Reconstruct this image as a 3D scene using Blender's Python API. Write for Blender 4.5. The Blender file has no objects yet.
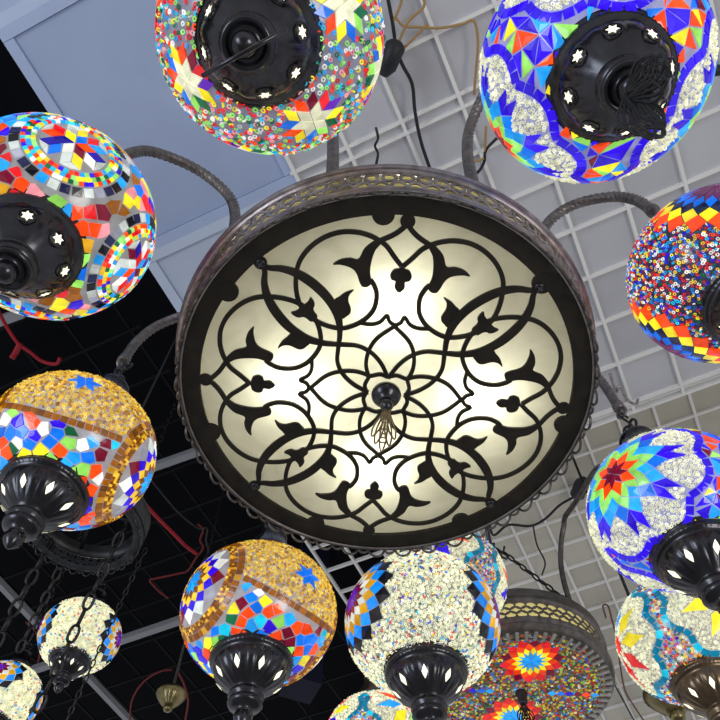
import bpy, math, random
import numpy as np
from mathutils import Vector, Matrix
PI = math.pi
random.seed(7)
rng = np.random.default_rng(7)
SC = bpy.context.scene
COL = SC.collection

# ------------------------------------------------------------------ camera model
F = 745.0
ZX, ZY = 364.6, -56.5            # where the vertical through the camera meets the frame
CAMZ = 1.5
_u = np.array([(ZX-360)/F, -(ZY-360)/F, -1.0]); _u /= np.linalg.norm(_u)
_x = np.array([1.0, 0, 0]); _x -= _u*_x.dot(_u); _x /= np.linalg.norm(_x)
_y = np.cross(_u, _x)
W2C = np.stack([_x, _y, _u])     # world components of camera space vectors

def ray(px, py):
    return W2C @ np.array([(px-360)/F, -(py-360)/F, -1.0])
def at(px, py, h):
    """point at height h above the camera seen in that direction"""
    r = ray(px, py); r = r*(h/r[2]); return Vector((r[0], r[1], r[2]+CAMZ))
def atd(px, py, depth):
    r = ray(px, py)*depth; return Vector((r[0], r[1], r[2]+CAMZ))

cam = bpy.data.objects.new('camera', bpy.data.cameras.new('camera'))
COL.objects.link(cam)
M = Matrix([list(W2C[i]) + [0] for i in range(3)] + [[0, 0, 0, 1]])
M.translation = Vector((0, 0, CAMZ))
cam.matrix_world = M
cam.data.sensor_width = 36; cam.data.sensor_fit = 'HORIZONTAL'
cam.data.lens = 36*F/720; cam.data.clip_start = 0.02
SC.camera = cam
SC.view_settings.view_transform = 'Standard'

# ------------------------------------------------------------------ materials
def lin(c):
    out = []
    for v in c[:3]:
        v = v/255
        out.append(v/12.92 if v <= .04045 else ((v+.055)/1.055)**2.4)
    return tuple(out)

def new_mat(name):
    m = bpy.data.materials.new(name); m.use_nodes = True
    return m, m.node_tree.nodes, m.node_tree.links, m.node_tree.nodes['Principled BSDF']

def mat_metal(name, col, rough=.35, metallic=.8, coat=.25, bump=.0, scale=60, vary=.4):
    m, N, L, P = new_mat(name)
    c = lin(col)
    tc = N.new('ShaderNodeTexCoord'); no = N.new('ShaderNodeTexNoise')
    no.inputs['Scale'].default_value = scale; no.inputs['Detail'].default_value = 5
    L.new(tc.outputs['Object'], no.inputs['Vector'])
    rp = N.new('ShaderNodeValToRGB')
    rp.color_ramp.elements[0].position = .3; rp.color_ramp.elements[1].position = .75
    rp.color_ramp.elements[0].color = tuple(v*(1-vary) for v in c)+(1,)
    rp.color_ramp.elements[1].color = tuple(min(1, v*(1+vary)) for v in c)+(1,)
    L.new(no.outputs['Fac'], rp.inputs['Fac']); L.new(rp.outputs['Color'], P.inputs['Base Color'])
    P.inputs['Metallic'].default_value = metallic
    P.inputs['Roughness'].default_value = rough
    P.inputs['Coat Weight'].default_value = coat
    P.inputs['Coat Roughness'].default_value = .15
    if bump:
        b = N.new('ShaderNodeBump'); b.inputs['Strength'].default_value = bump; b.inputs['Distance'].default_value = .002
        L.new(no.outputs['Fac'], b.inputs['Height']); L.new(b.outputs['Normal'], P.inputs['Normal'])
    return m

def mat_plain(name, col, rough=.6, spec=.4, vary=.12, scale=8, emit=None, es=0):
    m, N, L, P = new_mat(name)
    c = lin(col)
    tc = N.new('ShaderNodeTexCoord'); no = N.new('ShaderNodeTexNoise')
    no.inputs['Scale'].default_value = scale; no.inputs['Detail'].default_value = 4
    L.new(tc.outputs['Object'], no.inputs['Vector'])
    rp = N.new('ShaderNodeValToRGB')
    rp.color_ramp.elements[0].color = tuple(v*(1-vary) for v in c)+(1,)
    rp.color_ramp.elements[1].color = tuple(min(1, v*(1+vary)) for v in c)+(1,)
    L.new(no.outputs['Fac'], rp.inputs['Fac']); L.new(rp.outputs['Color'], P.inputs['Base Color'])
    P.inputs['Roughness'].default_value = rough
    P.inputs['Specular IOR Level'].default_value = spec
    if emit:
        P.inputs['Emission Color'].default_value = lin(emit)+(1,)
        P.inputs['Emission Strength'].default_value = es
    return m

def mat_mosaic():
    """lit coloured glass: colour from the attribute, alpha is how strongly the bulb shows through"""
    m, N, L, P = new_mat('mosaic glass')
    a = N.new('ShaderNodeAttribute'); a.attribute_name = 'Col'
    tc = N.new('ShaderNodeTexCoord'); no = N.new('ShaderNodeTexNoise')
    no.inputs['Scale'].default_value = 95; no.inputs['Detail'].default_value = 3
    L.new(tc.outputs['Object'], no.inputs['Vector'])
    mr = N.new('ShaderNodeMapRange')
    mr.inputs['From Min'].default_value = .3; mr.inputs['From Max'].default_value = .75
    mr.inputs['To Min'].default_value = .55; mr.inputs['To Max'].default_value = 1.15
    L.new(no.outputs['Fac'], mr.inputs['Value'])
    mu = N.new('ShaderNodeMath'); mu.operation = 'MULTIPLY'
    L.new(mr.outputs['Result'], mu.inputs[0]); L.new(a.outputs['Alpha'], mu.inputs[1])
    L.new(a.outputs['Color'], P.inputs['Base Color'])
    L.new(a.outputs['Color'], P.inputs['Emission Color'])
    L.new(mu.outputs['Value'], P.inputs['Emission Strength'])
    P.inputs['Roughness'].default_value = .16
    P.inputs['Specular IOR Level'].default_value = .6
    m.cycles.emission_sampling = 'NONE'
    return m

def mat_panel_glass(name='frosted lamp glass', c0=(.74, .74, .60, 1), c1=(.92, .92, .78, 1), scale=16):
    m, N, L, P = new_mat(name)
    out = N['Material Output']
    tc = N.new('ShaderNodeTexCoord'); no = N.new('ShaderNodeTexNoise')
    no.inputs['Scale'].default_value = scale; no.inputs['Detail'].default_value = 7; no.inputs['Distortion'].default_value = 1.2
    L.new(tc.outputs['Object'], no.inputs['Vector'])
    rp = N.new('ShaderNodeValToRGB')
    rp.color_ramp.elements[0].position = .3; rp.color_ramp.elements[1].position = .7
    rp.color_ramp.elements[0].color = c0; rp.color_ramp.elements[1].color = c1
    L.new(no.outputs['Fac'], rp.inputs['Fac'])
    tr = N.new('ShaderNodeBsdfTranslucent'); L.new(rp.outputs['Color'], tr.inputs['Color'])
    P.inputs['Base Color'].default_value = (.34, .34, .28, 1); P.inputs['Roughness'].default_value = .35
    mx = N.new('ShaderNodeMixShader'); mx.inputs['Fac'].default_value = .3
    L.new(tr.outputs['BSDF'], mx.inputs[1]); L.new(P.outputs['BSDF'], mx.inputs[2])
    L.new(mx.outputs['Shader'], out.inputs['Surface'])
    return m

def mat_ceiling(name, rough=.3):
    m, N, L, P = new_mat(name)
    a = N.new('ShaderNodeAttribute'); a.attribute_name = 'Col'
    tc = N.new('ShaderNodeTexCoord'); no = N.new('ShaderNodeTexNoise')
    no.inputs['Scale'].default_value = 5; no.inputs['Detail'].default_value = 6; no.inputs['Distortion'].default_value = .8
    L.new(tc.outputs['Object'], no.inputs['Vector'])
    mr = N.new('ShaderNodeMapRange'); mr.inputs['To Min'].default_value = .86; mr.inputs['To Max'].default_value = 1.12
    L.new(no.outputs['Fac'], mr.inputs['Value'])
    mx = N.new('ShaderNodeMix'); mx.data_type = 'RGBA'; mx.blend_type = 'MULTIPLY'; mx.inputs[0].default_value = 1
    L.new(a.outputs['Color'], mx.inputs[6]); L.new(mr.outputs['Result'], mx.inputs[7])
    L.new(mx.outputs[2], P.inputs['Base Color'])
    P.inputs['Roughness'].default_value = rough
    b = N.new('ShaderNodeBump'); b.inputs['Strength'].default_value = .25; b.inputs['Distance'].default_value = .01
    L.new(no.outputs['Fac'], b.inputs['Height']); L.new(b.outputs['Normal'], P.inputs['Normal'])
    return m

MT = dict(
    mosaic=mat_mosaic(), glass=mat_panel_glass(), bandglass=mat_panel_glass('lit and dark hole liner', (.02, .018, .01, 1), (.75, .66, .26, 1), 9),  # bandglass: dark-to-amber patches paint some holes lit and others dark
    cup=mat_metal('blackened cast metal', (60, 60, 66), .26, .85, .35, .3, 45),
    bronze=mat_metal('brown bronze', (112, 94, 74), .3, .85, .3, .2, 45),
    brass=mat_metal('dull brass', (140, 128, 88), .3, .85, .3, .2, 45),
    pewter=mat_metal('grey antique metal', (176, 166, 166), .38, .85, .15, .3, 70),
    arm=mat_metal('twisted grey iron', (128, 122, 121), .42, .8, .15, .2, 80),
    iron=mat_metal('flat black iron', (44, 39, 33), .55, .3, .05, .1, 40),
    chain=mat_metal('dark chain steel', (58, 57, 58), .4, .8, .1, .2, 90),
    darkring=mat_metal('dark ring metal', (74, 76, 80), .5, .6, .05, .3, 50),  # dark grey metal, tone varied by noise
    cut=mat_plain('lamp light in the cutouts', (255, 250, 225), .4, .3, .03, 30, (255, 250, 215), 1.1),
    lacemetal=mat_metal('dark lace metal', (104, 99, 96), .4, .8, .15, .2, 80), steel=mat_metal('bright worn metal', (205, 206, 204), .4, .55, .1, .2, 60), dull=mat_metal('dull drum metal', (128, 121, 118), .4, .8, .15, .3, 60),
    liner2=mat_plain('glowing drum liner', (190, 180, 120), .6, .3, .1, 20, (240, 226, 150), .55),  # its own emission stands in for light inside the second drum
    liner=mat_plain('drum liner', (190, 180, 120), .6, .3, .1, 20),
    tbar=mat_plain('painted ceiling bar', (244, 243, 241), .45, .4, .06, 12),
    darkbar=mat_plain('dark ceiling bar', (11, 12, 15), .7, .2, .2, 12),
    greybar=mat_plain('grey roof bar', (150, 152, 158), .5, .3, .1, 12),
    plenum=mat_plain('black roof void', (14, 15, 20), .9, .1, .3, 3),
    navy=mat_plain('navy paint', (24, 27, 48), .6, .2, .1, 5),
    cable=mat_plain('black rubber cable', (36, 37, 42), .5, .4, .1, 30),
    tan=mat_plain('tan wire', (176, 142, 92), .5, .4, .12, 30),
    red=mat_plain('red ribbon', (172, 38, 50), .6, .3, .15, 30),
    redwire=mat_plain('dark red wire', (120, 34, 36), .55, .3, .15, 30),
    brown=mat_plain('brown wire', (110, 66, 52), .5, .4, .15, 30),
    ceil=mat_ceiling('glossy ceiling tile', .22), panel=mat_ceiling('matt ceiling panel', .55),
)

# ------------------------------------------------------------------ mesh helpers
class MB:
    def __init__(s): s.v = []; s.f = []; s.m = []; s.sm = []; s.c = None
    def add(s, verts, faces, mi=0, smooth=True):
        o = len(s.v); s.v.extend([tuple(p) for p in verts])
        for f in faces: s.f.append(tuple(i+o for i in f)); s.m.append(mi); s.sm.append(smooth)
    def box(s, a, b, mi=0, X=None):
        x0, y0, z0 = a; x1, y1, z1 = b
        P = [Vector(p) for p in ((x0,y0,z0),(x1,y0,z0),(x1,y1,z0),(x0,y1,z0),(x0,y0,z1),(x1,y0,z1),(x1,y1,z1),(x0,y1,z1))]
        if X is not None: P = [X @ p for p in P]
        s.add(P, [(0,3,2,1),(4,5,6,7),(0,1,5,4),(1,2,6,5),(2,3,7,6),(3,0,4,7)], mi, False)
    def lathe(s, prof, n=48, mi=0, rmod=None, X=None, cap=True):
        """prof: list of (z, r)"""
        V = []; Fs = []
        for i, (z, r) in enumerate(prof):
            for k in range(n):
                a = 2*PI*k/n; rr = r*(rmod(i, a, z) if rmod else 1)
                p = Vector((rr*math.cos(a), rr*math.sin(a), z))
                V.append(X @ p if X is not None else p)
        for i in range(len(prof)-1):
            for k in range(n):
                k2 = (k+1) % n
                Fs.append((i*n+k, i*n+k2, (i+1)*n+k2, (i+1)*n+k))
        if cap:
            if prof[0][1] > 1e-5: Fs.append(tuple(range(n))[::-1])
            if prof[-1][1] > 1e-5: Fs.append(tuple((len(prof)-1)*n+k for k in range(n)))
        s.add(V, Fs, mi)
    def tube(s, pts, r, n=10, closed=False, mi=0, lobes=0, amp=.2, pitch=.03, flat=None):
        P = [Vector(p) for p in pts]; m = len(P)
        rad = r if isinstance(r, (list, tuple)) else [r]*m
        T = []
        for i in range(m):
            a = P[(i-1) % m] if (closed or i > 0) else P[i]; b = P[(i+1) % m] if (closed or i < m-1) else P[i]
            t = (b-a); T.append(t.normalized() if t.length > 1e-9 else Vector((0,0,1)))
        nr = T[0].orthogonal().normalized() if flat is None else Vector(flat)
        V = []; Fs = []; sl = 0
        for i in range(m):
            if i: sl += (P[i]-P[i-1]).length
            nr = (nr - T[i]*nr.dot(T[i]))
            nr = nr.normalized() if nr.length > 1e-6 else T[i].orthogonal().normalized()
            bn = T[i].cross(nr)
            for k in range(n):
                a = 2*PI*k/n
                rr = rad[i]*(1+amp*math.cos(lobes*(a - 2*PI*sl/pitch/lobes*1.0)) if lobes else 1)
                V.append(P[i] + (nr*math.cos(a)+bn*math.sin(a))*rr)
        for i in range(m if closed else m-1):
            j = (i+1) % m
            for k in range(n):
                k2 = (k+1) % n; Fs.append((i*n+k, i*n+k2, j*n+k2, j*n+k))
        if not closed:
            Fs.append(tuple(range(n))[::-1]); Fs.append(tuple((m-1)*n+k for k in range(n)))
        s.add(V, Fs, mi)
    def prism(s, pts, n0, d, mi=0):
        """flat polygon pts (3D) pushed along -n0*d"""
        k = len(pts); n0 = Vector(n0)*d
        A = [Vector(p) for p in pts]; B = [p - n0 for p in A]
        s.add(A+B, [tuple(range(k)), tuple(range(2*k-1, k-1, -1))] + [(i, i+k, (i+1) % k+k, (i+1) % k) for i in range(k)], mi, False)
    def strip(s, L_, R_, d, mi=0):
        """two polylines in a horizontal plane as a ribbon of thickness d"""
        n = len(L_); V = []
        for a, b in zip(L_, R_):
            V += [a, b, (b[0], b[1], b[2]+d), (a[0], a[1], a[2]+d)]
        Fs = []
        for i in range(n-1):
            o = 4*i; q = o+4
            for k in range(4): k2 = (k+1) % 4; Fs.append((o+k, o+k2, q+k2, q+k))
        Fs += [(3,2,1,0), (4*n-4, 4*n-3, 4*n-2, 4*n-1)]
        s.add(V, Fs, mi, False)
    def build(s, name, mats, parent=None):
        me = bpy.data.meshes.new(name); me.from_pydata(s.v, [], s.f)
        me.polygons.foreach_set('material_index', s.m); me.polygons.foreach_set('use_smooth', s.sm)
        for m in (mats if isinstance(mats, (list, tuple)) else [mats]): me.materials.append(m)
        if s.c is not None:
            at_ = me.color_attributes.new('Col', 'FLOAT_COLOR', 'POINT')
            at_.data.foreach_set('color', np.array(s.c, dtype=np.float32).ravel())
        me.update()
        o = bpy.data.objects.new(name, me); COL.objects.link(o)
        if parent: o.parent = parent
        return o

def tag(o, label=None, cat=None, group=None, kind=None):
    if label: o['label'] = label
    if cat: o['category'] = cat
    if group: o['group'] = group
    if kind: o['kind'] = kind
    return o
def empty(name, loc, rot=None, label=None, cat=None, group=None):
    o = bpy.data.objects.new(name, None); COL.objects.link(o)
    o.location = loc; o.empty_display_size = .05
    if rot is not None: o.rotation_euler = rot
    return tag(o, label, cat, group)

def catmull(pts, n=8, closed=False):
    P = [np.array(p, float) for p in pts]; m = len(P); out = []
    for i in range(m if closed else m-1):
        p0 = P[(i-1) % m] if (closed or i > 0) else 2*P[0]-P[1]
        p1 = P[i]; p2 = P[(i+1) % m]
        p3 = P[(i+2) % m] if (closed or i+2 < m) else 2*P[-1]-P[-2]
        for k in range(n):
            t = k/n
            out.append(.5*((2*p1)+(-p0+p2)*t+(2*p0-5*p1+4*p2-p3)*t*t+(-p0+3*p1-3*p2+p3)*t**3))
    if not closed: out.append(P[-1])
    return out

def ring_pts(c, r, ax, ay, n=24, a0=0, a1=2*PI, closed=True):
    c = Vector(c); ax = Vector(ax); ay = Vector(ay)
    m = n if closed else n+1
    return [c + ax*(r*math.cos(a0+(a1-a0)*k/n)) + ay*(r*math.sin(a0+(a1-a0)*k/n)) for k in range(m)]

def chain_mesh(p0, p1, link=.03, w=.017, r=.0022, sag=0, mb=None, n=6, seg=14):
    """oval links turned a quarter turn each"""
    mb = mb or MB(); p0 = Vector(p0); p1 = Vector(p1)
    L = (p1-p0).length; cnt = max(2, round(L/(link-2.4*r)))
    def P(t):
        q = p0.lerp(p1, t); q.z -= sag*4*t*(1-t); return q
    for i in range(cnt):
        a = P(i/cnt); b = P((i+1)/cnt); c = (a+b)/2; T = (b-a).normalized()
        S = T.orthogonal().normalized(); B = T.cross(S)
        S = S*math.cos(.5+i*PI/2) + B*math.sin(.5+i*PI/2)
        hl = (b-a).length/2 + 1.2*r
        pts = []
        for k in range(seg):
            an = 2*PI*k/seg
            ca, sa = math.cos(an), math.sin(an)
            pts.append(c + T*(hl-r)*(abs(ca)**.75)*(1 if ca > 0 else -1) + S*(w/2-r)*sa)
        mb.tube(pts, r, n, True)
    return mb

# ------------------------------------------------------------------ mosaic globes
C_ = dict(DB=(44,10,214), DB2=(30,20,150), BL=(8,108,226), SKY=(30,158,244), CY=(20,196,230), GR=(146,220,92), DG=(16,96,60),
          YE=(250,228,36), OR=(255,72,12), RD=(222,26,34), MA=(112,6,40), PU=(92,30,170), DPU=(96,36,84), AM=(150,86,6), GO=(248,200,52), AZ=(18,132,232),
          WH=(246,246,236), CR=(240,240,205), BK=(14,16,26), GY=(150,152,168), TE=(0,116,150), LG=(150,225,120), PK=(240,150,160),
          BR=(120,72,20), OC=(205,150,30), NV=(26,32,70), CLR=(196,204,200))
C_ = {k: lin(v) for k, v in C_.items()}

class Mosaic:
    def __init__(s, R, q=1.0, base=(150,150,170), be=.5, plane=False, far=None):
        s.R, s.q, s.plane = R, q, plane
        s.V = []; s.F = []; s.C = []; s.nv = 0; s.samp = []; s.far = far
        bc = lin(base)+(be,)
        if not plane:
            n, m = 56, 36; V = []; Fs = []
            for i in range(m+1):
                ph = -PI/2+.12 + (PI-.24)*i/m
                for k in range(n):
                    a = 2*PI*k/n; V.append((R*math.cos(ph)*math.cos(a), R*math.cos(ph)*math.sin(a), R*q*math.sin(ph)))
            for i in range(m):
                for k in range(n):
                    k2 = (k+1) % n; Fs.append((i*n+k, i*n+k2, (i+1)*n+k2, (i+1)*n+k))
        else:
            n = 72; V = [(0,0,0)]; Fs = []
            for k in range(n):
                a = 2*PI*k/n; V.append((R*math.cos(a), R*math.sin(a), 0))
            for k in range(n): Fs.append((0, 1+(k+1) % n, 1+k))
        s._push(np.array(V), Fs, np.array([bc]*len(V)))
        s.nbase = len(Fs)
    def _push(s, V, Fs, Cc):
        o = s.nv; s.V.append(V); s.C.append(Cc); s.F.extend([tuple(i+o for i in f) for f in Fs]); s.nv += len(V)
    # surface
    def pol(s, c, r, th):
        """r degrees (globe) or metres (panel) away from centre c at bearing th"""
        if s.plane: return np.array([c[0]+r*math.cos(th), c[1]+r*math.sin(th), 0])
        la, lo = math.radians(c[0]), math.radians(c[1])
        n = np.array([math.cos(la)*math.cos(lo), math.cos(la)*math.sin(lo), math.sin(la)])
        E = np.array([-math.sin(lo), math.cos(lo), 0]); Nn = np.cross(n, E)
        r = math.radians(r)
        return n*math.cos(r) + (E*math.cos(th)+Nn*math.sin(th))*math.sin(r)
    def ll(s, la, lo):
        la, lo = math.radians(la), math.radians(lo)
        return np.array([math.cos(la)*math.cos(lo), math.cos(la)*math.sin(lo), math.sin(la)])
    def pos(s, D, k=1.0):
        D = np.atleast_2d(D)
        if s.plane: return D*1.0 + np.array([0, 0, -(k-1)])
        return D*np.array([s.R, s.R, s.R*s.q])*k
    def nrm(s, D):
        D = np.atleast_2d(D)
        if s.plane: return np.tile(np.array([0,0,-1.0]), (len(D),1))
        n = D/np.array([1, 1, s.q]); return n/np.linalg.norm(n, axis=1)[:, None]
    def poly(s, D, col, e=1.0, gap=.006, th=.0015):
        D = np.array(D)
        if not s.plane: D = D/np.linalg.norm(D, axis=1)[:, None]
        c = D.mean(0); dl = np.linalg.norm(D-c, axis=1)
        gg = gap*(s.R if s.plane else 1)
        k = np.clip(1-gg/np.maximum(dl, 1e-6), .3, 1)
        A = c+(D-c)*k[:, None]
        nn = s.nrm(A); p0 = s.pos(A); n = len(A)
        cc = s.pos(c[None])[0]
        p1 = p0+nn*th; p1 = (p1-p1.mean(0))*.95+p1.mean(0)
        # outward winding
        nv = s.nrm(c[None])[0]
        if np.dot(np.cross(p1[1]-p1[0], p1[2]-p1[1]), nv) < 0: p0 = p0[::-1]; p1 = p1[::-1]
        v = rng.uniform(.8, 1.15)
        col4 = np.array([min(1, x*v) for x in col]+[e*rng.uniform(.75, 1.1)])
        if s.plane: top = p1.mean(0)[None]
        else:
            cu = c/np.linalg.norm(c); top = s.pos(cu[None])+nv*th
        s._push(np.vstack([p1, p0-nn*.0006, top]), [(i, (i+1) % n, 2*n) for i in range(n)]+[(i, i+n, (i+1) % n+n, (i+1) % n) for i in range(n)], np.tile(col4, (2*n+1, 1)))
        s.samp.append(A)
    def rosette(s, c, n, rad, cols, rot=0, e=1.0, gap=.005):
        for k, cl in enumerate(cols):
            for j in range(n):
                th = rot+2*PI*(j+.5*(k % 2))/n; d = PI/n
                q = [s.pol(c, rad[k], th), s.pol(c, rad[k+1], th-d), s.pol(c, rad[k+2], th), s.pol(c, rad[k+1], th+d)]
                cc = cl[j % len(cl)] if isinstance(cl, list) else cl
                s.poly(q, C_[cc], e, gap)
    def kite(s, c, pts, col, e=1.0, gap=.005):
        s.poly([s.pol(c, r, t) for r, t in pts], C_[col], e, gap)
    def border(s, fn, N, size, cols, e=1.0, t0=0, t1=1, fill=.47, skip=None, w=None):
        """squares along a curve fn(t)->dir"""
        ts = np.linspace(t0, t1, 400); P = np.array([fn(t) for t in ts])
        d = np.r_[0, np.cumsum(np.linalg.norm(np.diff(P, axis=0), axis=1))]
        step = d[-1]/N; hw = (w or size)/2
        if not s.plane: hw = math.radians(hw)
        for i in range(N):
            def PT(x): return np.array([np.interp(min(max(x, 0), d[-1]), d, P[:, k]) for k in range(3)])
            a, b = PT((i+.5-fill)*step), PT((i+.5+fill)*step); m = (a+b)/2
            if skip and skip(m/np.linalg.norm(m)): continue
            T = b-a; T /= np.linalg.norm(T); nn = s.nrm((m/np.linalg.norm(m) if not s.plane else m)[None])[0]
            S = np.cross(nn, T)
            cl = cols[i % len(cols)] if not callable(cols) else cols(i)
            s.poly([a-S*hw, b-S*hw, b+S*hw, a+S*hw], C_[cl], e, .003)
    def fill(s, la0, la1, size, cols, ok, tri=False, e=1.0, gap=.006):
        """irregular cut pieces: cells (or triangles) round jittered points wherever ok(dir)"""
        h = math.radians(size); N = int(4*PI/(h*h)); k = np.arange(N)+.5
        z = 1-2*k/N; a = PI*(1+5**.5)*k; r = np.sqrt(1-z*z)
        D = np.stack([r*np.cos(a), r*np.sin(a), z], 1) + rng.normal(0, h*.17, (N, 3)); D /= np.linalg.norm(D, axis=1)[:, None]
        done = set()
        l0, l1 = math.sin(math.radians(la0)), math.sin(math.radians(la1))
        for i in range(N):
            d = D[i]
            if not (l0 < d[2] < l1): continue
            if not tri and not ok(d): continue
            t1 = np.cross(d, [0, 0, 1.0] if abs(d[2]) < .9 else [1.0, 0, 0]); t1 /= np.linalg.norm(t1); t2 = np.cross(d, t1)
            nb = [j for j in np.argsort(-(D @ d))[1:15]]
            poly = [(-h*2, -h*2, -1), (h*2, -h*2, -1), (h*2, h*2, -1), (-h*2, h*2, -1)]   # x, y, id of the edge that starts here
            for j in nb:
                v = D[j]-d; b = np.array([v @ t1, v @ t2]); L = b @ b/2
                out = []; n = len(poly)
                for q in range(n):
                    P, Q = poly[q], poly[(q+1) % n]
                    fp, fq = P[0]*b[0]+P[1]*b[1]-L, Q[0]*b[0]+Q[1]*b[1]-L
                    if fp <= 0: out.append(P)
                    if fp*fq < 0:
                        t = fp/(fp-fq); X = (P[0]+(Q[0]-P[0])*t, P[1]+(Q[1]-P[1])*t)
                        out.append((X[0], X[1], j if fp <= 0 else P[2]))
                poly = out
                if not poly: break
            if not tri:
                poly = list(poly)
                while len(poly) > 4:
                    ar = [abs((poly[q][0]-poly[q-1][0])*(poly[(q+1) % len(poly)][1]-poly[q-1][1])-(poly[q][1]-poly[q-1][1])*(poly[(q+1) % len(poly)][0]-poly[q-1][0])) for q in range(len(poly))]
                    if len(poly) == 5 and min(ar) > h*h*.16: break
                    poly.pop(ar.index(min(ar)))
                ps = [d+t1*p[0]+t2*p[1] for p in poly]
                # pull corners that stray past the edge of the area back towards the middle
                fixed = []
                for p in ps:
                    for f in (1, .8, .6, .45):
                        x = d+(p-d)*f
                        if ok(x/np.linalg.norm(x)): break
                    fixed.append(x)
                if len(fixed) > 2: s.poly(fixed, C_[random.choice(cols)], e, gap)
            else:
                ids = [p[2] for p in poly]; n = len(ids)
                for q in range(n):
                    j1, j2 = ids[q-1], ids[q]
                    if j1 < 0 or j2 < 0: continue
                    key = tuple(sorted((i, j1, j2)))
                    if key in done: continue
                    done.add(key)
                    T = [D[x] for x in key]; m = sum(T)/3; m = m/np.linalg.norm(m)
                    if ok(m):
                        T = [next((m+(x-m)*f for f in (1, .8, .6, .45, .3) if ok((m+(x-m)*f)/np.linalg.norm(m+(x-m)*f))), m+(x-m)*.3) for x in T]
                        s.poly(T, C_[random.choice(cols)], e, gap)
    def beads(s, spacing, fn, size=.0021, e=1.0, tilt=.5, cover=1.0, clear=None):
        """little glass rings scattered where fn(dir) gives colours; never on a tile"""
        if s.plane:
            N = int(PI*s.R**2/(spacing**2)*1.15); i = np.arange(N)+.5
            r = s.R*np.sqrt(i/N); a = PI*(1+5**.5)*i
            D = np.stack([r*np.cos(a), r*np.sin(a), 0*r], 1)
            D[:, :2] += rng.normal(0, spacing*.25, (N, 2))
        else:
            N = int(4*PI*s.R**2/(spacing**2)*1.15); i = np.arange(N)+.5
            z = 1-2*i/N; a = PI*(1+5**.5)*i; r = np.sqrt(1-z*z)
            D = np.stack([r*np.cos(a), r*np.sin(a), z], 1)
            D += rng.normal(0, spacing/s.R*.25, D.shape); D /= np.linalg.norm(D, axis=1)[:, None]
            D = D[np.abs(D[:, 2]) < .94]
        if s.samp:
            cl = clear if clear is not None else size*.55
            lim = cl/(1 if s.plane else s.R)
            keep = np.ones(len(D), bool)
            for A in s.samp:
                c = A.mean(0); rr = np.linalg.norm(A-c, axis=1).max()+lim
                ix = np.nonzero(((D-c)**2).sum(1) < rr*rr)[0]
                if not len(ix): continue
                up = np.array([0, 0, 1.0]) if s.plane else c/np.linalg.norm(c)
                ins = np.ones(len(ix), bool)
                B = np.roll(A, -1, 0)
                sg = np.sign(np.dot(np.cross(A[1]-A[0], A[2]-A[1]), up)) or 1
                for a_, b_ in zip(A, B):
                    nn = np.cross(up, b_-a_)*sg; nn = nn/max(np.linalg.norm(nn), 1e-9)
                    ins &= ((D[ix]-a_) @ nn) > -lim
                keep[ix[ins]] = False
            D = D[keep]
        if cover < 1: D = D[rng.random(len(D)) < cover]
        Cc = []; kp = []
        for j, d in enumerate(D):
            c = fn(d)
            if c is not None: Cc.append(c); kp.append(j)
        if not kp: return
        D = D[kp]; Cc = np.array(Cc)
        n = len(D); nn = s.nrm(D); P = s.pos(D)
        # tilt the ring axis
        ax = nn + rng.normal(0, tilt, (n, 3))*(rng.random((n, 1)) < .6); ax /= np.linalg.norm(ax, axis=1)[:, None]
        t1 = np.cross(ax, rng.normal(size=(n, 3))); t1 /= np.linalg.norm(t1, axis=1)[:, None]; t2 = np.cross(ax, t1)
        ns, nc = 7, 3
        sz = size*rng.uniform(.85, 1.12, n); tr = sz*.31; mr = sz-tr
        V = np.zeros((n, ns*nc, 3)); ctr = P+nn*(tr*.6)[:, None]
        for a in range(ns):
            an = 2*PI*a/ns; rd = t1*math.cos(an)+t2*math.sin(an)
            for b in range(nc):
                bn = 2*PI*b/nc+.5
                V[:, a*nc+b] = ctr + rd*(mr+tr*math.cos(bn))[:, None] + ax*(tr*1.1*math.sin(bn))[:, None]
        base = []
        for a in range(ns):
            for b in range(nc):
                a2, b2 = (a+1) % ns, (b+1) % nc; base.append((a*nc+b, a2*nc+b, a2*nc+b2, a*nc+b2))
        base = np.array(base)
        s.bq = getattr(s, 'bq', []); 
        vary = rng.uniform(.75, 1.15, (n, 1))
        C4 = np.hstack([np.clip(Cc*vary, 0, 1), np.full((n, 1), e)*rng.uniform(.6, 1.15, (n, 1))])
        s.bq.append((s.nv, n, ns*nc, base))
        s.V.append(V.reshape(-1, 3)); s.C.append(np.repeat(C4, ns*nc, 0)); s.nv += n*ns*nc
    def rows(s, fn_list, step, size, cols, e=1.0):
        """threaded rows of small beads along curves"""
        for fn in fn_list:
            ts = np.linspace(0, 1, 500); P = np.array([fn(t) for t in ts])
            d = np.r_[0, np.cumsum(np.linalg.norm(np.diff(P, axis=0), axis=1))]
            stp = step if s.plane else math.radians(step)
            for i in range(int(d[-1]/stp)):
                x = (i+.5)*stp; a = np.array([np.interp(x-stp*.45, d, P[:, k]) for k in range(3)]); b = np.array([np.interp(x+stp*.45, d, P[:, k]) for k in range(3)])
                T = (b-a)/np.linalg.norm(b-a); m = (a+b)/2; nn = s.nrm(m[None]/(1 if s.plane else np.linalg.norm(m)))[0]; S = np.cross(nn, T)
                w = size/2 if s.plane else math.radians(size/2)
                s.poly([a-S*w, b-S*w, b+S*w, a+S*w], C_[random.choice(cols)], e, .001, .0022)
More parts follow.
